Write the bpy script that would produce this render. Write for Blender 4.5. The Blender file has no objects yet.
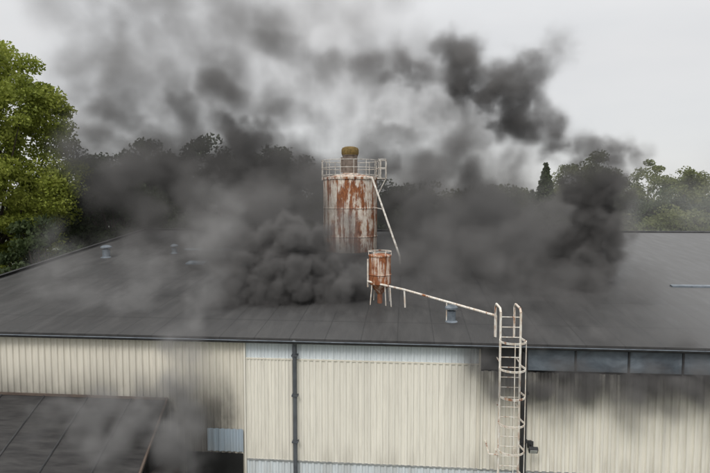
import bpy, math, random
import numpy as np
from mathutils import Vector, Matrix
random.seed(4); rng=np.random.default_rng(7)
scene=bpy.context.scene
def link(o,parent=None):
    scene.collection.objects.link(o)
    if parent: o.parent=parent
    return o
def empty(name,loc=(0,0,0)):
    e=bpy.data.objects.new(name,None); e.location=loc; return link(e)

# ------------------------------------------------------------ materials
class N:
    def __init__(s,name):
        s.m=bpy.data.materials.new(name); s.m.use_nodes=True
        s.t=s.m.node_tree; s.n=s.t.nodes; s.b=s.n.get('Principled BSDF'); s.out=s.n.get('Material Output')
        s.tc=s.n.new('ShaderNodeTexCoord')
    def l(s,a,b): s.t.links.new(a,b)
    def mapping(s,sc=(1,1,1)):
        m=s.n.new('ShaderNodeMapping'); m.inputs['Scale'].default_value=sc
        s.l(s.tc.outputs['Object'],m.inputs['Vector']); return m.outputs[0]
    def noise(s,scale,sc=(1,1,1),detail=5,rough=.55,dist=0):
        t=s.n.new('ShaderNodeTexNoise'); t.inputs['Scale'].default_value=scale
        t.inputs['Detail'].default_value=detail; t.inputs['Roughness'].default_value=rough
        t.inputs['Distortion'].default_value=dist
        s.l(s.mapping(sc),t.inputs['Vector']); return t.outputs['Fac']
    def ramp(s,v,stops):
        r=s.n.new('ShaderNodeValToRGB'); e=r.color_ramp.elements
        while len(e)<len(stops): e.new(.5)
        for i,(p,c) in enumerate(stops):
            e[i].position=p
            if not hasattr(c,'__len__'): c=(c,c,c)
            e[i].color=(*c,1)
        s.l(v,r.inputs[0]); return r.outputs[0]
    def mix(s,f,a,b,mode='MIX'):
        m=s.n.new('ShaderNodeMix'); m.data_type='RGBA'; m.blend_type=mode
        for val,i in ((f,0),(a,6),(b,7)):
            if isinstance(val,(int,float)): m.inputs[i].default_value=val
            elif isinstance(val,tuple): m.inputs[i].default_value=(*val,1)
            else: s.l(val,m.inputs[i])
        return m.outputs[2]
    def math(s,op,a,b=0.0,clamp=False):
        m=s.n.new('ShaderNodeMath'); m.operation=op; m.use_clamp=clamp
        for i,v in enumerate((a,b)):
            if isinstance(v,(int,float)): m.inputs[i].default_value=v
            else: s.l(v,m.inputs[i])
        return m.outputs[0]
    def rng(s,v,a,b,c=0,d=1):
        m=s.n.new('ShaderNodeMapRange'); m.interpolation_type='SMOOTHSTEP'
        s.l(v,m.inputs[0])
        for i,x in enumerate((a,b,c,d)): m.inputs[i+1].default_value=x
        return m.outputs[0]
    def xyz(s):
        m=s.n.new('ShaderNodeSeparateXYZ'); s.l(s.tc.outputs['Object'],m.inputs[0]); return m.outputs
    def bump(s,h,strength=.3,dist=.02):
        b=s.n.new('ShaderNodeBump'); b.inputs['Strength'].default_value=strength; b.inputs['Distance'].default_value=dist
        s.l(h,b.inputs['Height']); s.l(b.outputs[0],s.b.inputs['Normal'])
    def done(s,col,rough=.7,metal=0,spec=.5):
        if isinstance(col,tuple): s.b.inputs['Base Color'].default_value=(*col,1)
        else: s.l(col,s.b.inputs['Base Color'])
        if isinstance(rough,(int,float)): s.b.inputs['Roughness'].default_value=rough
        else: s.l(rough,s.b.inputs['Roughness'])
        s.b.inputs['Metallic'].default_value=metal; s.b.inputs['Specular IOR Level'].default_value=spec
        return s.m
def wallmat(name,base,soot_band=True,dirt=.4):
    k=N(name); x=k.xyz()
    streak=k.noise(1.0,(5,5,.22),6,.6); fine=k.noise(1.0,(22,22,1.2),4,.6); big=k.noise(.35,(1,1,1),3)
    c=k.mix(k.ramp(streak,[(.35,0.),(.75,1.)]),base,tuple(b*.84 for b in base))
    c=k.mix(k.math('MULTIPLY',k.ramp(fine,[(.5,0.),(.8,1.)]),dirt),c,(.36,.33,.28))
    c=k.mix(k.math('MULTIPLY',k.ramp(big,[(.4,0.),(.7,1.)]),.25),c,tuple(b*.72 for b in base))
    sn=k.noise(.9,(1,1,.6),5,.6); s2=k.noise(1.0,(3.2,3.2,.35),5,.6)
    gr=k.math('MULTIPLY',k.rng(x[2],4.1,3.2),k.rng(s2,.4,.62)); c=k.mix(k.math('MULTIPLY',gr,.3),c,(.3,.27,.22))
    sfac=k.math('MULTIPLY',k.rng(x[2],4.7,6.25),k.rng(x[0],1.0,2.8))
    sfac=k.math('MULTIPLY',sfac,k.rng(k.math('ADD',k.math('MULTIPLY',sn,.5),k.math('MULTIPLY',s2,.5)),.28,.52,.3,1))
    sl=k.math('MULTIPLY',k.rng(x[2],6.4,4.6),k.rng(x[0],-4.6,-5.4))
    sl=k.math('MULTIPLY',sl,k.rng(sn,.25,.6,.4,1))
    tot=k.math('ADD',k.math('MULTIPLY',sfac,1.0),k.math('MULTIPLY',sl,.8),True)
    if soot_band: c=k.mix(tot,c,(.035,.033,.032))
    k.bump(fine,.15,.01)
    return k.done(c,.55,0,.3)
M={}
M['cream']=wallmat('cream_cladding',(.82,.785,.69))
M['cream2']=wallmat('cream_cladding_b',(.76,.715,.61))
M['white']=wallmat('translucent_white_sheet',(.68,.73,.75),True,.25)
M['blue']=wallmat('blue_grey_sheet',(.36,.43,.49),False,.3)
def panelmat():
    k=N('sooty_band_panel'); a=k.noise(1.3,(1,1,1.5),6,.6,.5)
    c=k.ramp(a,[(.3,(.04,.045,.055)),(.5,(.10,.12,.14)),(.72,(.19,.22,.25))])
    return k.done(c,.45)
M['panel']=panelmat()
def roofmat():
    k=N('bitumen_roof'); x=k.xyz()
    a=k.noise(.22,(1,.5,1),5,.55,.4); b=k.noise(3,(1,.18,1),5,.6); f=k.noise(60,(1,1,1),2)
    c=k.ramp(a,[(.3,(.030,.029,.028)),(.55,(.047,.046,.045)),(.8,(.068,.067,.065))])
    c=k.mix(k.math('MULTIPLY',k.ramp(b,[(.45,0.),(.75,1.)]),.4),c,(.095,.092,.088))
    def saw(v,per,w):
        return k.math('LESS_THAN',k.math('FRACT',k.math('DIVIDE',v,per)),w)
    seam=saw(k.math('ADD',x[0],100),1.05,.03); lap=saw(k.math('ADD',x[1],100),2.6,.022)
    s=k.math('MAXIMUM',seam,lap)
    c=k.mix(k.math('MULTIPLY',s,.5),c,(.014,.014,.014))
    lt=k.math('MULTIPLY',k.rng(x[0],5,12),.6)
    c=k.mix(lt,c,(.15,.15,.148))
    h=k.math('SUBTRACT',f,s); k.bump(h,.35,.02)
    return k.done(c,k.ramp(b,[(.3,.55),(.7,.8)]),0,.35)
M['roof']=roofmat()
def simple(name,a,b,scale=3,rough=.6,metal=0,sc=(1,1,1)):
    k=N(name); n=k.noise(scale,sc,6,.6); c=k.ramp(n,[(.35,a),(.68,b)]); k.bump(n,.2,.01); return k.done(c,rough,metal)
M['dark']=simple('dark_trim',(.018,.018,.02),(.045,.045,.046))
M['leanto']=simple('old_felt',(.012,.011,.011),(.04,.038,.036),1.2,.85,0,(1,6,1))
M['drain']=simple('drainpipe_grey',(.055,.06,.068),(.11,.12,.13),2,.5)
M['galv']=simple('galvanised',(.30,.31,.31),(.48,.48,.47),4,.5,.4)
M['vent']=simple('vent_metal',(.10,.12,.14),(.2,.23,.26),4,.5,.2)
M['moss']=simple('mossy_cap',(.10,.065,.018),(.21,.14,.045),9,.9)
M['chim']=simple('chimney_brown',(.10,.075,.06),(.22,.18,.15),5,.8)
M['wood']=simple('brown_edge',(.07,.05,.04),(.12,.09,.07),3,.8)
M['black']=simple('opening_dark',(.006,.006,.006),(.012,.012,.012))
M['pipe']=simple('weathered_white_pipe',(.35,.31,.26),(.72,.69,.63),6,.6)
M['glass']=simple('lamp_glass',(.5,.5,.48),(.7,.7,.68),6,.2)
def rustmat(name,amt,paint=(.68,.62,.55)):
    k=N(name); a=k.noise(1,(4.2,4.2,.32),7,.65,.3); b=k.noise(2.2,(1,1,.6),6,.7); f=k.noise(11,(1,1,.4),5,.7)
    v=k.math('ADD',k.math('MULTIPLY',a,.62),k.math('MULTIPLY',b,.38))
    rust=k.ramp(f,[(.3,(.085,.028,.012)),(.5,(.25,.08,.026)),(.75,(.38,.17,.065))])
    pn=k.mix(k.ramp(f,[(.4,0.),(.7,1.)]),paint,(.5,.38,.27))
    fac=k.ramp(v,[(amt-.022,0.),(amt+.03,1.)])
    c=k.mix(fac,pn,rust); k.bump(fac,.3,.01)
    return k.done(c,.75)
M['rust']=rustmat('rusty_white_paint',.505,(.76,.70,.62))
M['rust2']=rustmat('rusty_heavy',.455,(.62,.5,.42))
M['rustpipe']=rustmat('rusty_rail',.56,(.74,.72,.66))
def leafmat(name,cs,clump=.5,tr=.35):
    k=N(name); n=k.noise(clump,(1,1,1),4,.6); n2=k.noise(clump*9,(1,1,1),2)
    v=k.math('ADD',k.math('MULTIPLY',n,.6),k.math('MULTIPLY',n2,.4))
    c=k.ramp(v,[(.35,cs[0]),(.5,cs[1]),(.65,cs[2])])
    k.done(c,.6,0,.25)
    t=k.n.new('ShaderNodeBsdfTranslucent'); k.l(c,t.inputs[0])
    m=k.n.new('ShaderNodeMixShader'); m.inputs[0].default_value=tr
    k.l(k.b.outputs[0],m.inputs[1]); k.l(t.outputs[0],m.inputs[2]); k.l(m.outputs[0],k.out.inputs[0]); return k.m
M['leaf']=leafmat('leaves_bright',[(.14,.175,.028),(.26,.30,.05),(.37,.39,.09)],.5)
M['leafd']=leafmat('leaves_dark',[(.02,.033,.014),(.045,.066,.024),(.075,.10,.036)],.25)
M['leafh']=leafmat('leaves_olive_hazed',[(.07,.09,.03),(.13,.15,.055),(.21,.22,.085)],.12)  # olive leaves, lightened so distance haze is put into the colour
M['bark']=simple('bark',(.03,.024,.018),(.09,.07,.05),6,.9,0,(3,3,.5))
def groundmat():
    k=N('ground_mat'); n=k.noise(.05,(1,1,1),8,.6); f=k.noise(2,(1,1,1),5)
    c=k.ramp(n,[(.42,(.05,.05,.05)),(.55,(.06,.075,.03)),(.7,(.08,.10,.035))])
    return k.done(k.mix(.3,c,k.ramp(f,[(.3,.02),(.7,.1)])),.9)
M['ground']=groundmat()

# ------------------------------------------------------------ mesh builder
class MB:
    def __init__(s): s.v=[];s.f=[];s.mi=[];s.mats=[]
    def m(s,mat):
        if mat not in s.mats: s.mats.append(mat)
        return s.mats.index(mat)
    def add(s,vs,fs,mat):
        o=len(s.v); i=s.m(mat); s.v+= [tuple(v) for v in vs]
        for f in fs: s.f.append(tuple(o+a for a in f)); s.mi.append(i)
    def box(s,a,b,mat,M4=None):
        x0,y0,z0=a;x1,y1,z1=b
        vs=[Vector(p) for p in [(x0,y0,z0),(x1,y0,z0),(x1,y1,z0),(x0,y1,z0),(x0,y0,z1),(x1,y0,z1),(x1,y1,z1),(x0,y1,z1)]]
        if M4: vs=[M4@v for v in vs]
        s.add(vs,[(0,3,2,1),(4,5,6,7),(0,1,5,4),(1,2,6,5),(2,3,7,6),(3,0,4,7)],mat)
    def tube(s,p0,p1,r,mat,r1=None,n=10,cap=True):
        p0=Vector(p0);p1=Vector(p1);d=(p1-p0).normalized(); r1=r if r1 is None else r1
        a=d.orthogonal().normalized(); b=d.cross(a); vs=[]
        for p,q in((p0,r),(p1,r1)):
            for i in range(n):
                t=2*math.pi*i/n; vs.append(p+a*math.cos(t)*q+b*math.sin(t)*q)
        fs=[(i,(i+1)%n,n+(i+1)%n,n+i) for i in range(n)]
        if cap: fs+=[tuple(range(n-1,-1,-1)),tuple(range(n,2*n))]
        s.add(vs,fs,mat)
    def path(s,pts,r,mat,n=8):
        for a,b in zip(pts,pts[1:]): s.tube(a,b,r,mat,n=n)
    def arc(s,c,R,r,mat,a0=0,a1=2*math.pi,seg=24,sy=1):
        pts=[(c[0]+R*math.cos(a0+(a1-a0)*i/seg),c[1]+sy*R*math.sin(a0+(a1-a0)*i/seg),c[2]) for i in range(seg+1)]
        s.path(pts,r,mat,6)
    def lathe(s,c,prof,mat,n=40):
        vs=[];fs=[]
        for (r,z) in prof:
            for i in range(n):
                t=2*math.pi*i/n; vs.append((c[0]+r*math.cos(t),c[1]+r*math.sin(t),c[2]+z))
        for k in range(len(prof)-1):
            for i in range(n): fs.append((k*n+i,k*n+(i+1)%n,(k+1)*n+(i+1)%n,(k+1)*n+i))
        fs.append(tuple((len(prof)-1)*n+i for i in range(n)))
        s.add(vs,fs,mat)
    def corr(s,x0,x1,z0,z1,y,mat,pitch=.2,dep=.035):
        xs=[];ys=[];x=x0
        pr=[(0,0),(.32,0),(.45,1),(.87,1),(1,0)]
        while x<x1-1e-6:
            for f,h in pr[:-1]:
                xx=x+f*pitch
                if xx<x1: xs.append(xx);ys.append(y-dep*(1-h))
            x+=pitch
        xs.append(x1);ys.append(ys[-1]); n=len(xs)
        vs=[(a,b,z0) for a,b in zip(xs,ys)]+[(a,b,z1) for a,b in zip(xs,ys)]
        s.add(vs,[(i,i+1,n+i+1,n+i) for i in range(n-1)],mat)
    def obj(s,name,parent=None,smooth=False,bevel=0):
        me=bpy.data.meshes.new(name); me.from_pydata(s.v,[],s.f)
        for m in s.mats: me.materials.append(m)
        me.polygons.foreach_set('material_index',s.mi)
        if smooth:
            me.polygons.foreach_set('use_smooth',[True]*len(s.f)); 
            try: me.set_sharp_from_angle(angle=math.radians(40))
            except Exception: pass
        me.update(); o=bpy.data.objects.new(name,me); link(o,parent)
        if bevel:
            b=o.modifiers.new('b','BEVEL'); b.width=bevel; b.segments=2; b.limit_method='ANGLE'
        return o

EAVE=7.0; SL=.10; RY=20.0; XL=-17.6; XR=26.0
def roofz(y): return EAVE+SL*y
# ------------------------------------------------------------ ground
g=MB(); g.add([(-1500,-400,0),(1500,-400,0),(1500,2500,0),(-1500,2500,0)],[(0,1,2,3)],M['ground']); g.obj('ground')

# ------------------------------------------------------------ hall
hall=empty('industrial_hall')
w=MB()
w.corr(XL+.1,-4.80,0,6.93,-.02,M['cream2'],.21)
w.obj('cladding_west',hall)
w=MB()
w.corr(-4.74,-3.28,3.30,6.36,-.06,M['cream'],.105,.022)
w.corr(-3.24,2.12,3.30,6.36,-.06,M['cream'],.18,.028)
w.corr(2.16,XR-.1,3.30,6.20,-.06,M['cream'],.21,.06)
w.obj('cladding_main',hall)
w=MB()
w.corr(-4.74,-3.28,6.39,6.93,-.045,M['white'],.105,.02)
w.corr(-3.24,2.12,6.39,6.93,-.045,M['white'],.18,.025)
w.corr(-4.74,XR-.1,2.3,3.27,-.045,M['white'],.18,.03)
w.corr(-5.95,-4.84,3.5,4.2,-.075,M['blue'],.18,.03)
w.obj('translucent_strips',hall)
w=MB()
w.box((2.16,-.10,6.24),(3.3,-.02,6.93),M['dark'])
x=3.36
while x<XR-1.5:
    w.box((x,-.125,6.26),(x+1.38,-.05,6.90),M['panel']); w.box((x+1.385,-.15,6.22),(x+1.435,-.04,6.93),M['dark']); x+=1.44
w.obj('sooty_panels',hall,bevel=.006)
w=MB()
w.box((-4.80,-.12,2.3),(-4.745,-.03,6.93),M['cream'])
w.box((-4.74,-.085,3.255),(XR-.1,-.05,3.305),M['galv'])
w.box((-4.74,-.09,6.355),(2.14,-.055,6.395),M['cream2'])
w.box((2.10,-.11,3.30),(2.155,-.03,6.93),M['cream2'])
w.obj('flashings',hall)
w=MB()
w.box((XL+.1,.04,0),(XR-.1,.25,6.95),M['dark'])
w.box((-6.6,-.11,.0),(-4.86,-.06,3.44),M['black'])
for xx in (XL+.1,XR-.3):
    w.add([(xx,.25,0),(xx,2*RY,0),(xx,2*RY,6.9),(xx,RY,8.85),(xx,.25,6.95)],[(0,1,2,3,4)],M['cream2'])
w.box((XL+.1,2*RY-.2,0),(XR-.1,2*RY,6.9),M['dark'])
w.obj('wall_core',hall)
r=MB()
T=.09
def slab(y0,z0,y1,z1):
    vs=[(XL,y0,z0),(XR,y0,z0),(XR,y1,z1),(XL,y1,z1)]
    vs+=[(a,b,c-T) for a,b,c in vs]
    r.add(vs,[(0,1,2,3),(7,6,5,4),(0,4,5,1),(3,2,6,7),(1,5,6,2),(0,3,7,4)],M['roof'])
slab(-.22,EAVE-.022+.06,RY,EAVE+SL*RY+.06)
slab(2*RY+.2,EAVE,RY+.001,EAVE+SL*RY+.058)
r.obj('roof',hall)
r=MB()
r.tube((XL,RY,9.08),(XR,RY,9.08),.09,M['dark'])
r.add([(XL-.05,-.22,7.16),(XL+.12,-.22,7.16),(XL+.12,RY,9.18),(XL-.05,RY,9.18),(XL-.05,-.22,6.85),(XL-.05,RY,8.87)],[(0,1,2,3),(0,3,5,4)],M['dark'])
r.obj('ridge_and_verge',hall)
r=MB()
n=8
vs=[];fs=[]
for xx in (XL,XR):
    for k in range(n+1):
        a=math.pi+math.pi*k/n; vs.append((xx,-.30+.075*math.cos(a),6.985+.085*math.sin(a)))
for k in range(n): fs.append((k,k+1,n+2+k,n+1+k))
r.add(vs,fs,M['dark']); r.tube((XL,-.375,6.99),(XR,-.375,6.99),.012,M['vent'],n=6)
r.obj('gutter',hall)
r=MB()
def onroof(x0,x1,y0,y1,mat,h=.05):
    vs=[(x0,y0,roofz(y0)+.04),(x1,y0,roofz(y0)+.04),(x1,y1,roofz(y1)+.04),(x0,y1,roofz(y1)+.04)]
    top=[(a,b,c+h+.03) for a,b,c in vs]
    r.add(vs+top,[(4,5,6,7),(0,1,5,4),(1,2,6,5),(2,3,7,6),(3,0,4,7)],mat)
onroof(10.3,13.6,6.4,6.62,M['vent'])
onroof(-12.0,-8.7,13.0,13.3,M['vent'])
onroof(-10.5,-9.6,9.5,10.1,M['vent'])
r.obj('roof_strips',hall)

d=MB(); d.tube((-3.24,-.17,0),(-3.24,-.17,6.85),.062,M['drain'],n=14)
d.tube((-3.24,-.17,6.85),(-3.24,-.29,6.95),.062,M['drain'],n=14)
for z in (1,2.5,3.9,5.3,6.5): d.box((-3.33,-.24,z),(-3.15,-.04,z+.05),M['drain'])
d.obj('drainpipe',None,True)
d=MB(); d.tube((3.36,-.19,0),(3.36,-.19,6.85),.085,M['dark'],n=14); d.tube((3.36,-.19,6.85),(3.36,-.29,6.95),.085,M['dark'],n=14)
for z in (1,2.5,4.2,5.6): d.box((3.24,-.28,z),(3.48,-.05,z+.05),M['dark'])
d.obj('drainpipe',None,True)

# lean-to
s=empty('lean_to_shed')
d=MB()
A=(-7.17,-.13,5.04);B=(-6.62,-3.6,3.75);Cc=(-18.5,-3.6,3.75);Dd=(-18.5,-.13,5.04)
vs=[A,B,Cc,Dd]; vs+= [(a,b,c-.14) for a,b,c in vs]
d.add(vs,[(3,2,1,0),(4,5,6,7),(0,1,5,4),(1,2,6,5),(2,3,7,6)],M['leanto'])
d.obj('roof',s)
d=MB()
d.tube((A[0],A[1]-.02,A[2]+.03),(B[0],B[1],B[2]+.03),.04,M['wood'],n=6)
d.box((-18.5,-.17,5.04),(-7.15,-.125,5.11),M['wood'])
for k in range(7):
    f=(k+.5)/7; xx=-8.3-k*1.4
    d.tube((xx,-.16,5.045),(xx+.35,-3.6,3.765),.025,M['dark'],n=5)
d.obj('edge_battens',s)
d=MB(); d.box((-18.4,-3.4,0),(-6.8,-3.3,3.7),M['wood']); d.box((-6.95,-3.3,0),(-6.85,-.1,3.6),M['wood']); d.obj('walls',s)

# ------------------------------------------------------------ silo
silo=empty('rusty_silo',(-3.04,14.0,0))
SZ=12.28; R=1.46
d=MB()
d.lathe((0,0,0),[(R,0),(R,9.1),(R+.02,9.12),(R+.02,9.17),(R,9.19),(R,10.6),(R+.02,10.62),(R+.02,10.67),(R,10.69),(R,SZ-.12),(R+.05,SZ-.11),(R+.05,SZ),(R-.1,SZ+.02),(.35,SZ+.25),(.01,SZ+.26)],M['rust'],64)
d.obj('tank_body',silo,True)
d=MB()
d.lathe((0,0,SZ),[(.40,.15),(.40,1.15),(.43,1.17),(.43,1.25)],M['chim'],28)
d.box((-.5,-.05,SZ+.3),(-.4,.05,SZ+1.1),M['chim'])
d.obj('chimney',silo,True)
d=MB()
d.lathe((0,0,SZ),[(.44,1.22),(.47,1.3),(.47,1.5),(.42,1.6),(.28,1.66),(.02,1.69)],M['moss'],28)
d.obj('cap',silo,True)
d=MB()
Rr=R+.08
for k in range(14):
    a=2*math.pi*k/14; p=(Rr*math.cos(a),Rr*math.sin(a))
    d.tube((*p,SZ-.15),(*p,SZ+.9),.018,M['pipe'],n=6)
for h in (.12,.5,.9): d.arc((0,0,SZ+h),Rr,.017,M['pipe'],seg=40)
d.box((Rr-.05,-.5,SZ-.08),(Rr+.42,.5,SZ-.03),M['pipe'])
for yy in (-.5,.5):
    for xx in (Rr+.1,Rr+.4): d.tube((xx,yy,SZ-.05),(xx,yy,SZ+.95),.022,M['pipe'],n=6)
for h in (.5,.95): d.path([(Rr,-.5,SZ+h),(Rr+.4,-.5,SZ+h),(Rr+.4,.5,SZ+h),(Rr,.5,SZ+h)],.02,M['pipe'],6)
d.tube((Rr+.4,-.5,SZ-.1),(Rr,-.5,SZ-.9),.03,M['pipe'],n=6)
d.obj('railing',silo)
d=MB()
p0=Vector((1.28,-1.34,12.22)); p1=Vector((2.75,-3.8,8.4))
d.tube(p0,p1,.05,M['pipe'],n=10)
d.tube(p0,Vector((1.05,-.9,12.2)),.05,M['pipe'],n=10)
d.tube(p1,p1+Vector((.02,-.05,-.5)),.05,M['pipe'],n=10)
d.tube(p0+(p1-p0)*.42,Vector((1.3,-.75,10.7)),.025,M['pipe'],n=6)
d.obj('inclined_pipe',silo)

# ------------------------------------------------------------ small tank
tk=empty('rusty_tank',(-.92,3.6,0))
d=MB()
d.lathe((0,0,0),[(.10,7.75),(.34,8.08),(.385,8.12),(.385,9.08),(.41,9.09),(.41,9.14),(.3,9.17),(.01,9.2)],M['rust2'],36)
d.obj('body',tk,True)
d=MB()
d.tube((0,0,7.3),(0,0,7.8),.09,M['rust2'],n=14)
for a in (.6,2.2,3.8,5.3):
    c,s_=math.cos(a),math.sin(a); d.tube((.33*c,.33*s_,8.2),(.42*c,.42*s_,7.33),.02,M['rustpipe'],n=6)
for a in range(6):
    t=a*math.pi/3; d.tube((.40*math.cos(t),.4*math.sin(t),9.1),(.4*math.cos(t),.4*math.sin(t),9.27),.012,M['rustpipe'],n=5)
d.arc((0,0,9.27),.40,.012,M['rustpipe'],seg=24)
d.arc((0,0,8.45),.40,.015,M['rust2'],seg=24)
d.tube((-.42,-.1,8.0),(-.42,-.1,9.0),.03,M['rustpipe'],n=8)
d.obj('legs_and_rim',tk,True)

# ------------------------------------------------------------ roof pipe run
d=MB()
d.path([(-1.35,3.4,8.22),(-.75,3.2,8.12),(-.05,3.15,7.98),(2.62,.3,7.72)],.036,M['rustpipe'],8)
d.path([(-.05,3.15,7.98),(-.02,3.1,7.35)],.03,M['rustpipe'],8)
d.path([(-.55,3.2,8.08),(-.5,3.15,7.35)],.022,M['rustpipe'],8)
d.path([(1.3,1.7,7.84),(1.3,1.7,7.2)],.02,M['rustpipe'],8)
d.path([(2.62,.3,7.72),(2.62,.3,7.05)],.03,M['rustpipe'],8)
d.obj('roof_pipe',None,True)

# ------------------------------------------------------------ caged ladder
d=MB()
lx0,lx1,ly=2.60,3.14,-.62
for xx in (lx0,lx1):
    d.path([(xx,ly,.4),(xx,ly,8.0),(xx,ly+.12,8.1),(xx,ly+.75,8.1),(xx,ly+.9,8.0),(xx,ly+.9,7.1)],.032,M['rustpipe'],8)
z=.6
while z<8.0:
    d.tube((lx0,ly,z),(lx1,ly,z),.013,M['rustpipe'],n=6); z+=.28
cx=(lx0+lx1)/2
def hoop(z,R=.36):
    pts=[(lx0,ly,z)]
    for k in range(15):
        a=math.pi*(1.06)+ (math.pi*.88)*k/14
        pts.append((cx+R*math.cos(a),ly-.30+R*1.05*math.sin(a),z))
    pts.append((lx1,ly,z))
    for a,b in zip(pts,pts[1:]):
        for dz in (-.016,.016): d.tube((a[0],a[1],z+dz),(b[0],b[1],z+dz),.013,M['rustpipe'],n=4)
for z in (7.3,6.55,5.8,5.05,4.3,3.55,2.8): hoop(z)
for k in (1,7,13):
    a=math.pi*1.06+math.pi*.88*k/14
    px,py=cx+.36*math.cos(a),ly-.30+.378*math.sin(a)
    d.tube((px,py,2.7),(px,py,7.33),.012,M['rustpipe'],n=5)
for z in (1.2,3.9,5.3,6.6):
    for xx in (lx0,lx1): d.tube((xx,ly,z),(xx,-.05,z),.018,M['rustpipe'],n=6)
d.path([(lx0-.28,-.3,4.12),(lx0-.28,ly-.1,4.05),(lx0,ly-.1,4.03)],.02,M['rustpipe'],6)
d.tube((lx0-.28,-.3,4.12),(lx0-.28,-.05,4.12),.02,M['rustpipe'],n=6)
d.obj('caged_ladder',None,True)

d=MB()
d.box((3.5,-.14,4.0),(3.66,-.06,4.2),M['dark']); d.tube((3.58,-.12,4.1),(3.58,-.42,4.16),.022,M['dark'],n=8)
Mx=Matrix.Translation((3.58,-.48,4.1))@Matrix.Rotation(math.radians(35),4,'X')
d.box((-.12,-.05,-.09),(.12,.05,.09),M['dark'],Mx); d.box((-.1,-.056,-.07),(.1,-.05,.07),M['glass'],Mx)
d.obj('wall_floodlight',None,bevel=.006)

def vent(x,y,r=.17,h=.42):
    z=roofz(y)+.03; d=MB()
    d.lathe((0,0,0),[(r*1.6,-.05),(r*1.5,.02),(r,.06),(r,h),(r*1.0,h)],M['vent'],22)
    d.lathe((0,0,0),[(r*.5,h-.02),(r*.5,h+.08),(r*1.45,h+.07),(r*1.45,h+.12),(r*.9,h+.19),(.01,h+.22)],M['vent'],22)
    o=d.obj('roof_vent',None,True); o.location=(x,y,z)
vent(1.45,1.7,.14,.36); vent(-7.6,9.6,.19,.42); vent(-15.3,11.0,.19,.44); vent(14.0,9.6,.16,.12); vent(-12.2,12.2,.14,.3)

# ------------------------------------------------------------ vegetation
def cards(name,P,size,mat,parent=None,updown=.35):
    n=len(P); u=rng.normal(size=(n,3)); u/=np.linalg.norm(u,axis=1)[:,None]
    q=rng.normal(size=(n,3)); q[:,2]*=updown; v=np.cross(u,q); v/=np.linalg.norm(v,axis=1)[:,None]
    s=(size*(.6+.8*rng.random(n)))[:,None]
    a=P-u*s; c=P+u*s; b=P+v*s*.55+u*s*.1; e=P-v*s*.55+u*s*.1
    V=np.stack([a,b,c,e],1).reshape(-1,3)
    me=bpy.data.meshes.new(name); me.vertices.add(4*n); me.vertices.foreach_set('co',V.ravel())
    me.loops.add(4*n); me.loops.foreach_set('vertex_index',np.arange(4*n,dtype=np.int32))
    me.polygons.add(n); me.polygons.foreach_set('loop_start',np.arange(0,4*n,4,dtype=np.int32))
    me.materials.append(mat); me.update(calc_edges=True)
    return link(bpy.data.objects.new(name,me),parent)
def clumps(c,rad,nc,cr,per):
    d=rng.normal(size=(nc,3)); d/=np.linalg.norm(d,axis=1)[:,None]
    rr=(.45+.6*rng.random(nc)**.6)[:,None]
    C=np.array(c)+d*rr*np.array(rad)
    out=[]
    for k in C:
        r=cr*(.6+.8*rng.random()); m=int(per*(.6+.8*rng.random()))
        e=rng.normal(size=(m,3)); e/=np.linalg.norm(e,axis=1)[:,None]
        out.append(k+e*(r*rng.random((m,1))**.45)*np.array([1,1,.65]))
    return np.concatenate(out),C
def tree(name,x,y,h,rad,base,mat,nc=150,cr=.9,per=220,leaf=.13,trunk=.35):
    t=empty(name,(x,y,0)); cz=(h+base)/2
    P,C=clumps((0,0,cz),(rad,rad,(h-base)/2-.4),nc,cr,per)
    cards('foliage',P,leaf,mat,t)
    d=MB(); top=Vector((0,0,h*.72)); pts=[Vector((0,0,0)),Vector((.15,.1,h*.25)),Vector((-.1,.1,h*.5)),top]
    rs=[trunk,trunk*.8,trunk*.5,trunk*.2]
    for i in range(3): d.tube(pts[i],pts[i+1],rs[i],M['bark'],rs[i+1],12)
    idx=rng.choice(len(C),min(34,len(C)),replace=False)
    for k in idx:
        e=Vector(C[k]); f=.25+.5*random.random(); b=Vector((0,.08,h*f*.9)); 
        if b.z>e.z: b.z=max(base*.6,e.z-1.5)
        mid=(b+e)/2+Vector((0,0,.4)); d.tube(b,mid,trunk*.28,M['bark'],trunk*.15,7); d.tube(mid,e,trunk*.15,M['bark'],.02,6)
    d.obj('trunk_and_limbs',t,True)
tree('deciduous_tree',-24.9,15.5,20.9,4.3,5.5,M['leaf'],320,.95,340,.10,.4)
tree('deciduous_tree',-20.9,21.5,13.5,3.4,2.5,M['leafd'],130,1.0,220,.14,.3)
tree('deciduous_tree',-22.4,7.0,10.5,2.8,1.5,M['leafd'],120,.9,220,.12,.25)
tree('deciduous_tree',-20.6,13.0,10.0,2.2,1.5,M['leafd'],100,.8,200,.12,.25)
def treeline(name,specs,mat,leaf,nc,cr,per):
    L=[]; d=MB()
    for (x,y,h,r) in specs:
        P,_=clumps((x,y,h*.54),(r,r,h*.42),nc,cr,per); L.append(P)
        d.tube((x,y,0),(x,y,h*.7),.3,M['bark'],.1,7)
    P=np.concatenate(L); e=empty(name); cards('foliage',P,leaf,mat,e); d.obj('trunks',e)
sp=[]
for k in range(22):
    x=-44+k*2.2+random.uniform(-1,1); sp.append((x,50+random.uniform(-5,12),random.uniform(15,19)*(1 if x<-12 else .72),random.uniform(3,4.2)))
for k in range(14):
    x=4+k*2.4+random.uniform(-1,1); sp.append((x,52+random.uniform(-4,14),random.uniform(10.,12.8),random.uniform(2.6,3.6)))
treeline('tree_line',sp,M['leafd'],.22,60,1.3,120)
sp=[]
for k in range(26):
    x=22+k*1.8+random.uniform(-1,1); sp.append((x,60+random.uniform(-8,22),random.uniform(12,18),random.uniform(2.4,3.8)))
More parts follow.
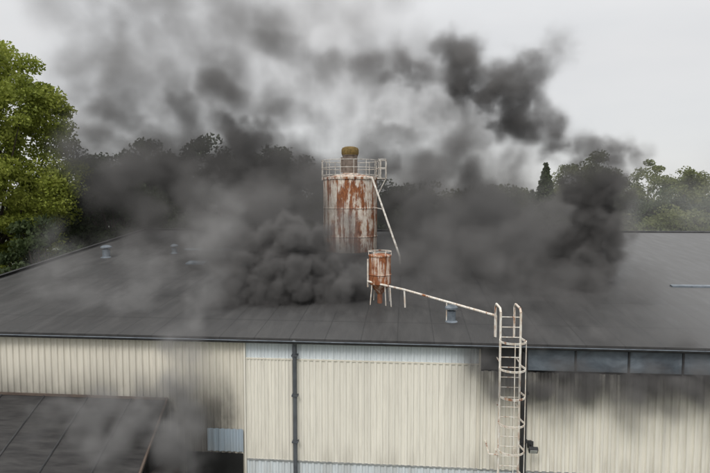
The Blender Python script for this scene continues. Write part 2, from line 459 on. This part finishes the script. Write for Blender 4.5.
for k in range(16):
    x=19+k*2.0+random.uniform(-1,1); sp.append((x,44+random.uniform(-2,4),random.uniform(7.5,10.3),random.uniform(1.8,2.6)))
treeline('tree_line',sp,M['leafh'],.17,75,1.05,150)
sp=[(random.uniform(-160,190),random.uniform(120,170),random.uniform(12,17),6) for k in range(60)]
treeline('tree_line',sp,M['leafh'],.45,40,2.2,70)
ct=empty('conifer_tree',(15.3,47,0)); L=[]
for k in range(60):
    f=k/59; z=2+f*12.9; r=(1-f)**.8*2.6+.15
    m=int(60+220*(1-f)); a=rng.random(m)*2*math.pi; q=r*rng.random(m)**.5
    L.append(np.stack([q*np.cos(a),q*np.sin(a),z-q*.25+rng.normal(size=m)*.12],1))
cards('foliage',np.concatenate(L),.2,M['leafd'],ct)
d=MB(); d.tube((0,0,0),(0,0,14.6),.25,M['bark'],.04,8); d.obj('trunk',ct)

# ------------------------------------------------------------ smoke volumes
def smokemat(name,col,step=1.0):
    m=bpy.data.materials.new(name); m.use_nodes=True; t=m.node_tree; t.nodes.clear()
    o=t.nodes.new('ShaderNodeOutputMaterial'); v=t.nodes.new('ShaderNodeVolumePrincipled')
    v.inputs['Color'].default_value=(*col,1); v.inputs['Density'].default_value=1.0
    t.links.new(v.outputs[0],o.inputs['Volume'])
    try: m.cycles.volume_step_rate=step
    except Exception: pass
    return m
def smoke(name,puffs,voxel,mat,warp=(1.2,.35,.12),scales=(.35,1.3,4.),edge=2.5,erode=.5,detail_scale=.8,sub=6,subr=.62,spread=.75):
    """puffs: (x,y,z,r,dens)"""
    rng=np.random.default_rng(len(puffs))
    P=[];Rr=[];D=[]
    for (x,y,z,r,dn) in puffs:
        P.append((x,y,z));Rr.append(r);D.append(dn)
        for k in range(sub):
            e=rng.normal(size=3); e/=np.linalg.norm(e); e*=r*spread*(.5+.6*rng.random())
            P.append((x+e[0],y+e[1],z+e[2])); Rr.append(r*subr*(.7+.6*rng.random())); D.append(dn*(.6+.8*rng.random()))
    P=np.array(P); Rr=np.array(Rr)
    me=bpy.data.meshes.new(name); me.from_pydata([tuple(p) for p in P],[],[])
    a=me.attributes.new('rad','FLOAT','POINT'); a.data.foreach_set('value',Rr.astype(np.float32))
    a=me.attributes.new('dn','FLOAT','POINT'); a.data.foreach_set('value',np.array(D,dtype=np.float32))
    o=link(bpy.data.objects.new(name,me))
    mg=warp[0]*.6+.3
    lo=(P-Rr[:,None]).min(0)-mg; hi=(P+Rr[:,None]).max(0)+mg
    ng=bpy.data.node_groups.new(name+'_gn','GeometryNodeTree')
    ng.interface.new_socket('Geometry',in_out='INPUT',socket_type='NodeSocketGeometry')
    ng.interface.new_socket('Geometry',in_out='OUTPUT',socket_type='NodeSocketGeometry')
    nn=ng.nodes; L=ng.links.new
    gi=nn.new('NodeGroupInput'); go=nn.new('NodeGroupOutput'); pos=nn.new('GeometryNodeInputPosition')
    def vm(op,a,b=None,sc=None):
        m=nn.new('ShaderNodeVectorMath'); m.operation=op
        L(a,m.inputs[0]) if not isinstance(a,tuple) else setattr(m.inputs[0],'default_value',a)
        if b is not None:
            L(b,m.inputs[1]) if not isinstance(b,tuple) else setattr(m.inputs[1],'default_value',b)
        if sc is not None: m.inputs['Scale'].default_value=sc
        return m
    def mt(op,a,b=0.,cl=False):
        m=nn.new('ShaderNodeMath'); m.operation=op; m.use_clamp=cl
        for i,v in enumerate((a,b)):
            if isinstance(v,(int,float)): m.inputs[i].default_value=v
            else: L(v,m.inputs[i])
        return m.outputs[0]
    def noise(sc,det,ro=.55):
        n=nn.new('ShaderNodeTexNoise'); n.inputs['Scale'].default_value=sc; n.inputs['Detail'].default_value=det; n.inputs['Roughness'].default_value=ro
        L(pos.outputs[0],n.inputs['Vector']); return n
    w=pos.outputs[0]
    for am,sc in zip(warp,scales):
        n=noise(sc,1); s_=vm('SUBTRACT',n.outputs['Color'],(.5,.5,.5)); s2=vm('SCALE',s_.outputs[0],sc=am*2); w=vm('ADD',w,s2.outputs[0]).outputs[0]
    sn=nn.new('GeometryNodeSampleNearest'); sn.domain='POINT'; L(gi.outputs[0],sn.inputs[0]); L(w,sn.inputs['Sample Position'])
    def samp(typ,src):
        si=nn.new('GeometryNodeSampleIndex'); si.data_type=typ; si.domain='POINT'
        L(gi.outputs[0],si.inputs['Geometry']); L(src,si.inputs['Value']); L(sn.outputs[0],si.inputs['Index']); return si.outputs[0]
    def attr(nm):
        n=nn.new('GeometryNodeInputNamedAttribute'); n.data_type='FLOAT'; n.inputs[0].default_value=nm; return n.outputs[0]
    pc=samp('FLOAT_VECTOR',pos.outputs[0]); rr=samp('FLOAT',attr('rad')); dd=samp('FLOAT',attr('dn'))
    dist=vm('DISTANCE',w,pc).outputs['Value']
    f=mt('SUBTRACT',1.,mt('DIVIDE',dist,rr))
    er=noise(detail_scale,6,.66); ef=mt('MULTIPLY',mt('SUBTRACT',er.outputs['Fac'],.5),erode*2)
    f=mt('MULTIPLY',mt('ADD',f,ef),edge,True)
    f=mt('MULTIPLY',mt('MULTIPLY',f,f),dd)
    vc=nn.new('GeometryNodeVolumeCube'); L(f,vc.inputs['Density'])
    vc.inputs['Min'].default_value=tuple(lo); vc.inputs['Max'].default_value=tuple(hi)
    for ax,i in (('X',0),('Y',1),('Z',2)): vc.inputs['Resolution '+ax].default_value=max(8,int((hi[i]-lo[i])/voxel))
    sm=nn.new('GeometryNodeSetMaterial'); sm.inputs['Material'].default_value=mat
    L(vc.outputs[0],sm.inputs[0]); L(sm.outputs[0],go.inputs[0])
    md=o.modifiers.new('smoke','NODES'); md.node_group=ng
    me.materials.append(mat)
    return o
dark=smokemat('smoke_dark',(.29,.28,.272),3.0)
bankm=smokemat('smoke_bank_mat',(.33,.32,.312),2.6)
grey=smokemat('smoke_grey',(.50,.49,.48),3.0)
# column on the right bending left overhead
smoke('smoke_plume',[
 (5.6,6.6,7.8,1.1,5),(6.5,6.8,7.9,1.25,6),(7.0,6.9,8.7,1.2,6),(7.4,6.8,9.4,1.15,7),(7.6,6.9,10.2,1.1,7),(7.4,6.9,11.1,1.05,6),(8.2,7.0,10.9,.75,3),(8.3,7.0,9.6,.75,2),
 (6.9,6.8,12.5,1.0,2.6),(5.9,6.8,13.2,1.05,2.4),(7.9,6.8,12.7,.95,2.0),(7.3,6.9,11.9,.95,3.2),(8.8,6.9,12.6,.8,.9),
 (5.0,6.7,13.9,1.1,2.0),(4.3,6.7,14.6,1.25,2.2),(3.6,6.7,15.3,1.4,2.3),(2.8,6.6,15.9,1.4,2.3),(4.9,6.7,15.8,1.3,1.3),(5.5,6.7,16.6,1.1,.5),(1.9,6.5,16.3,1.35,2.0),(.9,6.5,16.2,1.25,1.5),(-.1,6.4,16.3,1.2,1.3),(-1.1,6.3,16.1,1.1,.9),(2.2,6.6,15.0,1.3,.8),(3.2,6.6,14.1,1.3,.5),(1.0,6.5,14.9,1.3,.4),(-.4,6.5,15.0,1.3,.3),(2.2,6.6,13.6,1.3,.25),(-2.2,6.5,16.4,1.2,.4)
 ],.13,dark,(.9,.45,.18),(.4,1.3,4.),1.35,.7,.9,8,.7,.8)
smoke('smoke_plume',[
 (-3.8,3.8,7.8,1.05,6),(-2.9,4.0,8.3,.9,6),(-4.8,3.7,8.1,1.0,5),(-4.0,4.4,9.1,.95,5),(-5.6,3.7,7.8,.9,4),(-2.3,3.9,7.8,.75,5),(-4.7,4.6,9.6,.9,3.2),(-3.3,4.8,9.3,.85,4),(-5.6,4.6,9.0,1.0,2.8),(-1.7,4.1,7.6,.55,3),(-6.4,4.2,8.4,1.0,1.4),(-6.2,3.0,7.5,.8,1.4),(-4.6,3.1,7.5,.75,3.4)],
 .10,dark,(.5,.32,.14),(.6,1.7,5.),1.8,.6,1.5,8)
# broad dark bank behind and over the roof
smoke('smoke_bank',[
 (-17.8,16.6,12.4,2.6,.9),(-17.2,16.8,15,2.8,1.0),(-14.5,16.9,13.4,3,1.6),(-11.4,17.1,14.0,3.2,1.8),(-8.4,17.4,13.2,3.2,1.9),(-6.0,17.6,12.6,2.8,1.8),(-15,17,16,2.8,.9),(-11.5,17.2,16.2,2.8,1.0),
 (-15,15.5,10.6,2.4,.8),(-12,15,10.2,2.4,1.1),(-9,14,9.9,2.4,1.5),(-6.5,12,9.4,2.4,1.6),(-8,10,8.8,1.9,.9),(-5,9,8.8,1.9,1.3),(-3,9.5,8.2,1.6,1.4),(-4.5,16.8,9.6,2.2,1.6),(-11,10,8.6,2.,.3),(-14,11,8.8,2.,.2),(-3.0,11.4,8.6,1.3,1.5),(-1.6,11.6,8.6,1.1,1.2),
 (-17,17.5,18.4,3,.42),(-14,17,18.3,3.1,.5),(-11,17.5,18.2,3.1,.55),(-8.5,18,16.4,3.1,.6),(-13.5,18,21,3.3,.36),(-10,18,20.8,3.3,.38),(-6.5,18,18.4,3.1,.4),(-16.5,18,22.8,3.5,.27),(-12,18,23.8,3.5,.25),(-7,18,22,3.5,.22),(-3.6,18,18,3.1,.25),(-20,18,21,3.5,.3),(-3,18.5,15.2,2.8,.4),(-3,18,21.5,3.5,.14),(-21,18,24.5,3.3,.2),(-17.5,18,26,3.1,.18),(.8,18,19.5,3.3,.12),(-20.5,18,18,2.6,.28),
 (.5,18,11.2,2.6,1.8),(.8,18,13.2,2.3,1.0),(3.5,18,11.2,2.7,1.9),(6.5,18.4,11.2,2.7,1.7),(9.3,18.6,10.8,2.2,1.0),(1.5,13,9.8,2.3,1.5),(4.2,12,9.6,2.3,1.5),(6.6,12,9.6,2.1,1.2),(2.2,8.5,8.7,1.8,1.4),(4.4,8,8.6,1.9,1.5),(.4,8.6,8.6,1.6,1.4),(3.3,5.4,7.8,1.2,1.0),(1.2,5.8,7.9,1.2,1.0),(5.6,5.6,7.9,1.1,.9),
 (3.4,18.5,12.8,2.4,1.0),(6.6,18.5,12.8,2.2,.8),(0.4,18.5,15.7,2.6,.35),(3.5,18.5,14.9,2.7,.4),(6.8,18.5,14.2,2.3,.3),(-2,19,13.4,2.3,.8),(3,18,17.5,3,.16)
 ],.27,bankm,(2.0,.9,.4),(.18,.6,1.8),1.05,.72,.36,6,.75,.9)
# sooty drift: over the eave, on the shed and low across the roof
smoke('smoke_drift',[
 (-6.6,1.2,7.6,.9,.7),(-6.8,2.4,8.4,1.0,.7),(-7.2,4.2,9.2,1.1,.7),(-7.6,6.2,10.0,1.2,.55),(-7.9,7.5,11.2,1.2,.45),(-6.2,-.7,6.8,.85,1.1),(-6.1,-.9,6.0,.85,1.4),(-6.2,-1.1,5.1,.95,2.2),(-6.4,-1.2,4.2,1.05,3),(-7.4,-1.4,4.8,1.0,2.0),(-8.6,-1.6,4.9,1.0,1.4),(-10,-1.4,5.0,.9,.7),(-6.3,-1.8,3.3,1.0,3),(-7.8,-2.6,4.2,.9,1.2),
 (-9.5,4,8.3,1.3,.4),(-11.5,6,8.7,1.4,.35),(-9,1.8,7.7,1.0,.45),(-13,3,8.0,1.4,.3),(-11,2.2,7.8,1.2,.35),(-14.5,6,8.5,1.5,.25),(-9.5,7.5,9.5,1.4,.35)],.15,grey,(.7,.4,.15),(.5,1.5,4.),1.2,.65,.9)
smoke('smoke_drift',[(2.0,-.6,6.4,.5,1.5),(2.9,-.6,6.1,.6,2.4),(4.0,-.6,6.0,.6,2.6),(5.0,-.6,6.1,.6,2.4),(6.1,-.6,6.15,.6,2.6),(7.2,-.6,6.1,.6,2.6),(8.3,-.6,6.1,.6,2.6),(9.4,-.6,6.2,.6,2.2),(4.5,-.6,6.1,.55,2),(5.6,-.6,6.1,.55,2),(6.7,-.6,6.1,.55,2),(7.8,-.6,6.1,.55,2),
 (3.6,-.2,7.2,.45,1.2),(5.6,-.2,7.2,.5,1.1),(7.6,-.2,7.2,.5,1.1),(6.5,-.6,5.4,.55,.8),(4.2,-.6,5.3,.5,.8),(8.2,-.6,5.5,.5,.7)],.09,dark,(.35,.2,.09),(.8,2.3,6),1.1,.6,1.5,5,.8,1.0)
smoke('smoke_drift',[(.2,3.4,7.7,.8,.6),(1.6,3.6,7.8,.9,.7),(3.0,3.2,7.7,.9,.6),(4.6,3.4,7.8,1.0,.7),(6.4,3.8,7.8,1.1,.6),(8.2,4.6,8.0,1.0,.35),(-2.4,2.4,7.5,.7,.7),(-.9,5.4,8.0,.9,1.0),(5.4,1.8,7.4,.8,.35),(7.6,2.2,7.5,.8,.25),(3.6,1.4,7.3,.7,.3)],
 .14,dark,(.7,.35,.12),(.5,1.5,4.),1.2,.6,.9,5,.75,1.0)
# haze veiling the trees beyond the ridge on the right
smoke('smoke_haze',[(17,30,11.5,4.5,.10),(22,32,11,4.5,.09),(28,34,11,4.5,.08),(34,35,11,4.5,.08)],
 .7,smokemat('smoke_haze_mat',(.72,.71,.70),2.),(2.,.8,.3),(.15,.5,1.5),1.0,.4,.25,4,.85,.9)

# ------------------------------------------------------------ world, sun, camera
W=bpy.data.worlds.new('World'); scene.world=W; W.use_nodes=True; t=W.node_tree; t.nodes.clear(); nn=t.nodes; L=t.links.new
out=nn.new('ShaderNodeOutputWorld')
sky=nn.new('ShaderNodeTexSky'); sky.sky_type='NISHITA'; sky.sun_disc=False; sky.sun_elevation=math.radians(48); sky.sun_rotation=math.radians(200)
b1=nn.new('ShaderNodeBackground'); b1.inputs[1].default_value=.1; L(sky.outputs[0],b1.inputs[0])
tc=nn.new('ShaderNodeTexCoord'); sp_=nn.new('ShaderNodeSeparateXYZ'); L(tc.outputs['Generated'],sp_.inputs[0])
mr=nn.new('ShaderNodeMapRange'); mr.interpolation_type='SMOOTHSTEP'; L(sp_.outputs[2],mr.inputs[0])
for i,v in enumerate((.2,.85,.80,1.9)): mr.inputs[i+1].default_value=v
mp=nn.new('ShaderNodeMapping'); mp.inputs['Scale'].default_value=(1,1,3); L(tc.outputs['Generated'],mp.inputs[0])
no=nn.new('ShaderNodeTexNoise'); no.inputs['Scale'].default_value=1.6; no.inputs['Detail'].default_value=5; no.inputs['Roughness'].default_value=.5; L(mp.outputs[0],no.inputs['Vector'])
cr=nn.new('ShaderNodeValToRGB'); cr.color_ramp.elements[0].position=.3; cr.color_ramp.elements[0].color=(.86,.875,.89,1); cr.color_ramp.elements[1].position=.7; cr.color_ramp.elements[1].color=(1.02,1.01,1.0,1); L(no.outputs['Fac'],cr.inputs[0])
b2=nn.new('ShaderNodeBackground'); L(cr.outputs[0],b2.inputs[0]); L(mr.outputs[0],b2.inputs[1])
mx=nn.new('ShaderNodeMixShader'); mx.inputs[0].default_value=.9; L(b1.outputs[0],mx.inputs[1]); L(b2.outputs[0],mx.inputs[2]); L(mx.outputs[0],out.inputs[0])
sl=bpy.data.lights.new('sun','SUN'); sl.energy=1.45; sl.angle=math.radians(18); sl.color=(1,.97,.93)
so=link(bpy.data.objects.new('sun',sl)); az=math.radians(200); el=math.radians(48)
dirv=Vector((math.sin(az)*math.cos(el),math.cos(az)*math.cos(el),math.sin(el)))
so.rotation_euler=dirv.to_track_quat('Z','Y').to_euler(); so.location=(0,-20,30)
cam=bpy.data.cameras.new('camera'); cam.lens=28; cam.sensor_width=36; cam.clip_end=5000; cam.clip_start=.1
co=link(bpy.data.objects.new('camera',cam)); co.location=(0,-15.9,11.08); co.rotation_euler=(math.radians(90-3.78),0,math.radians(5.3))
scene.camera=co
scene.view_settings.view_transform='Standard'; scene.view_settings.look='None'; scene.view_settings.exposure=0
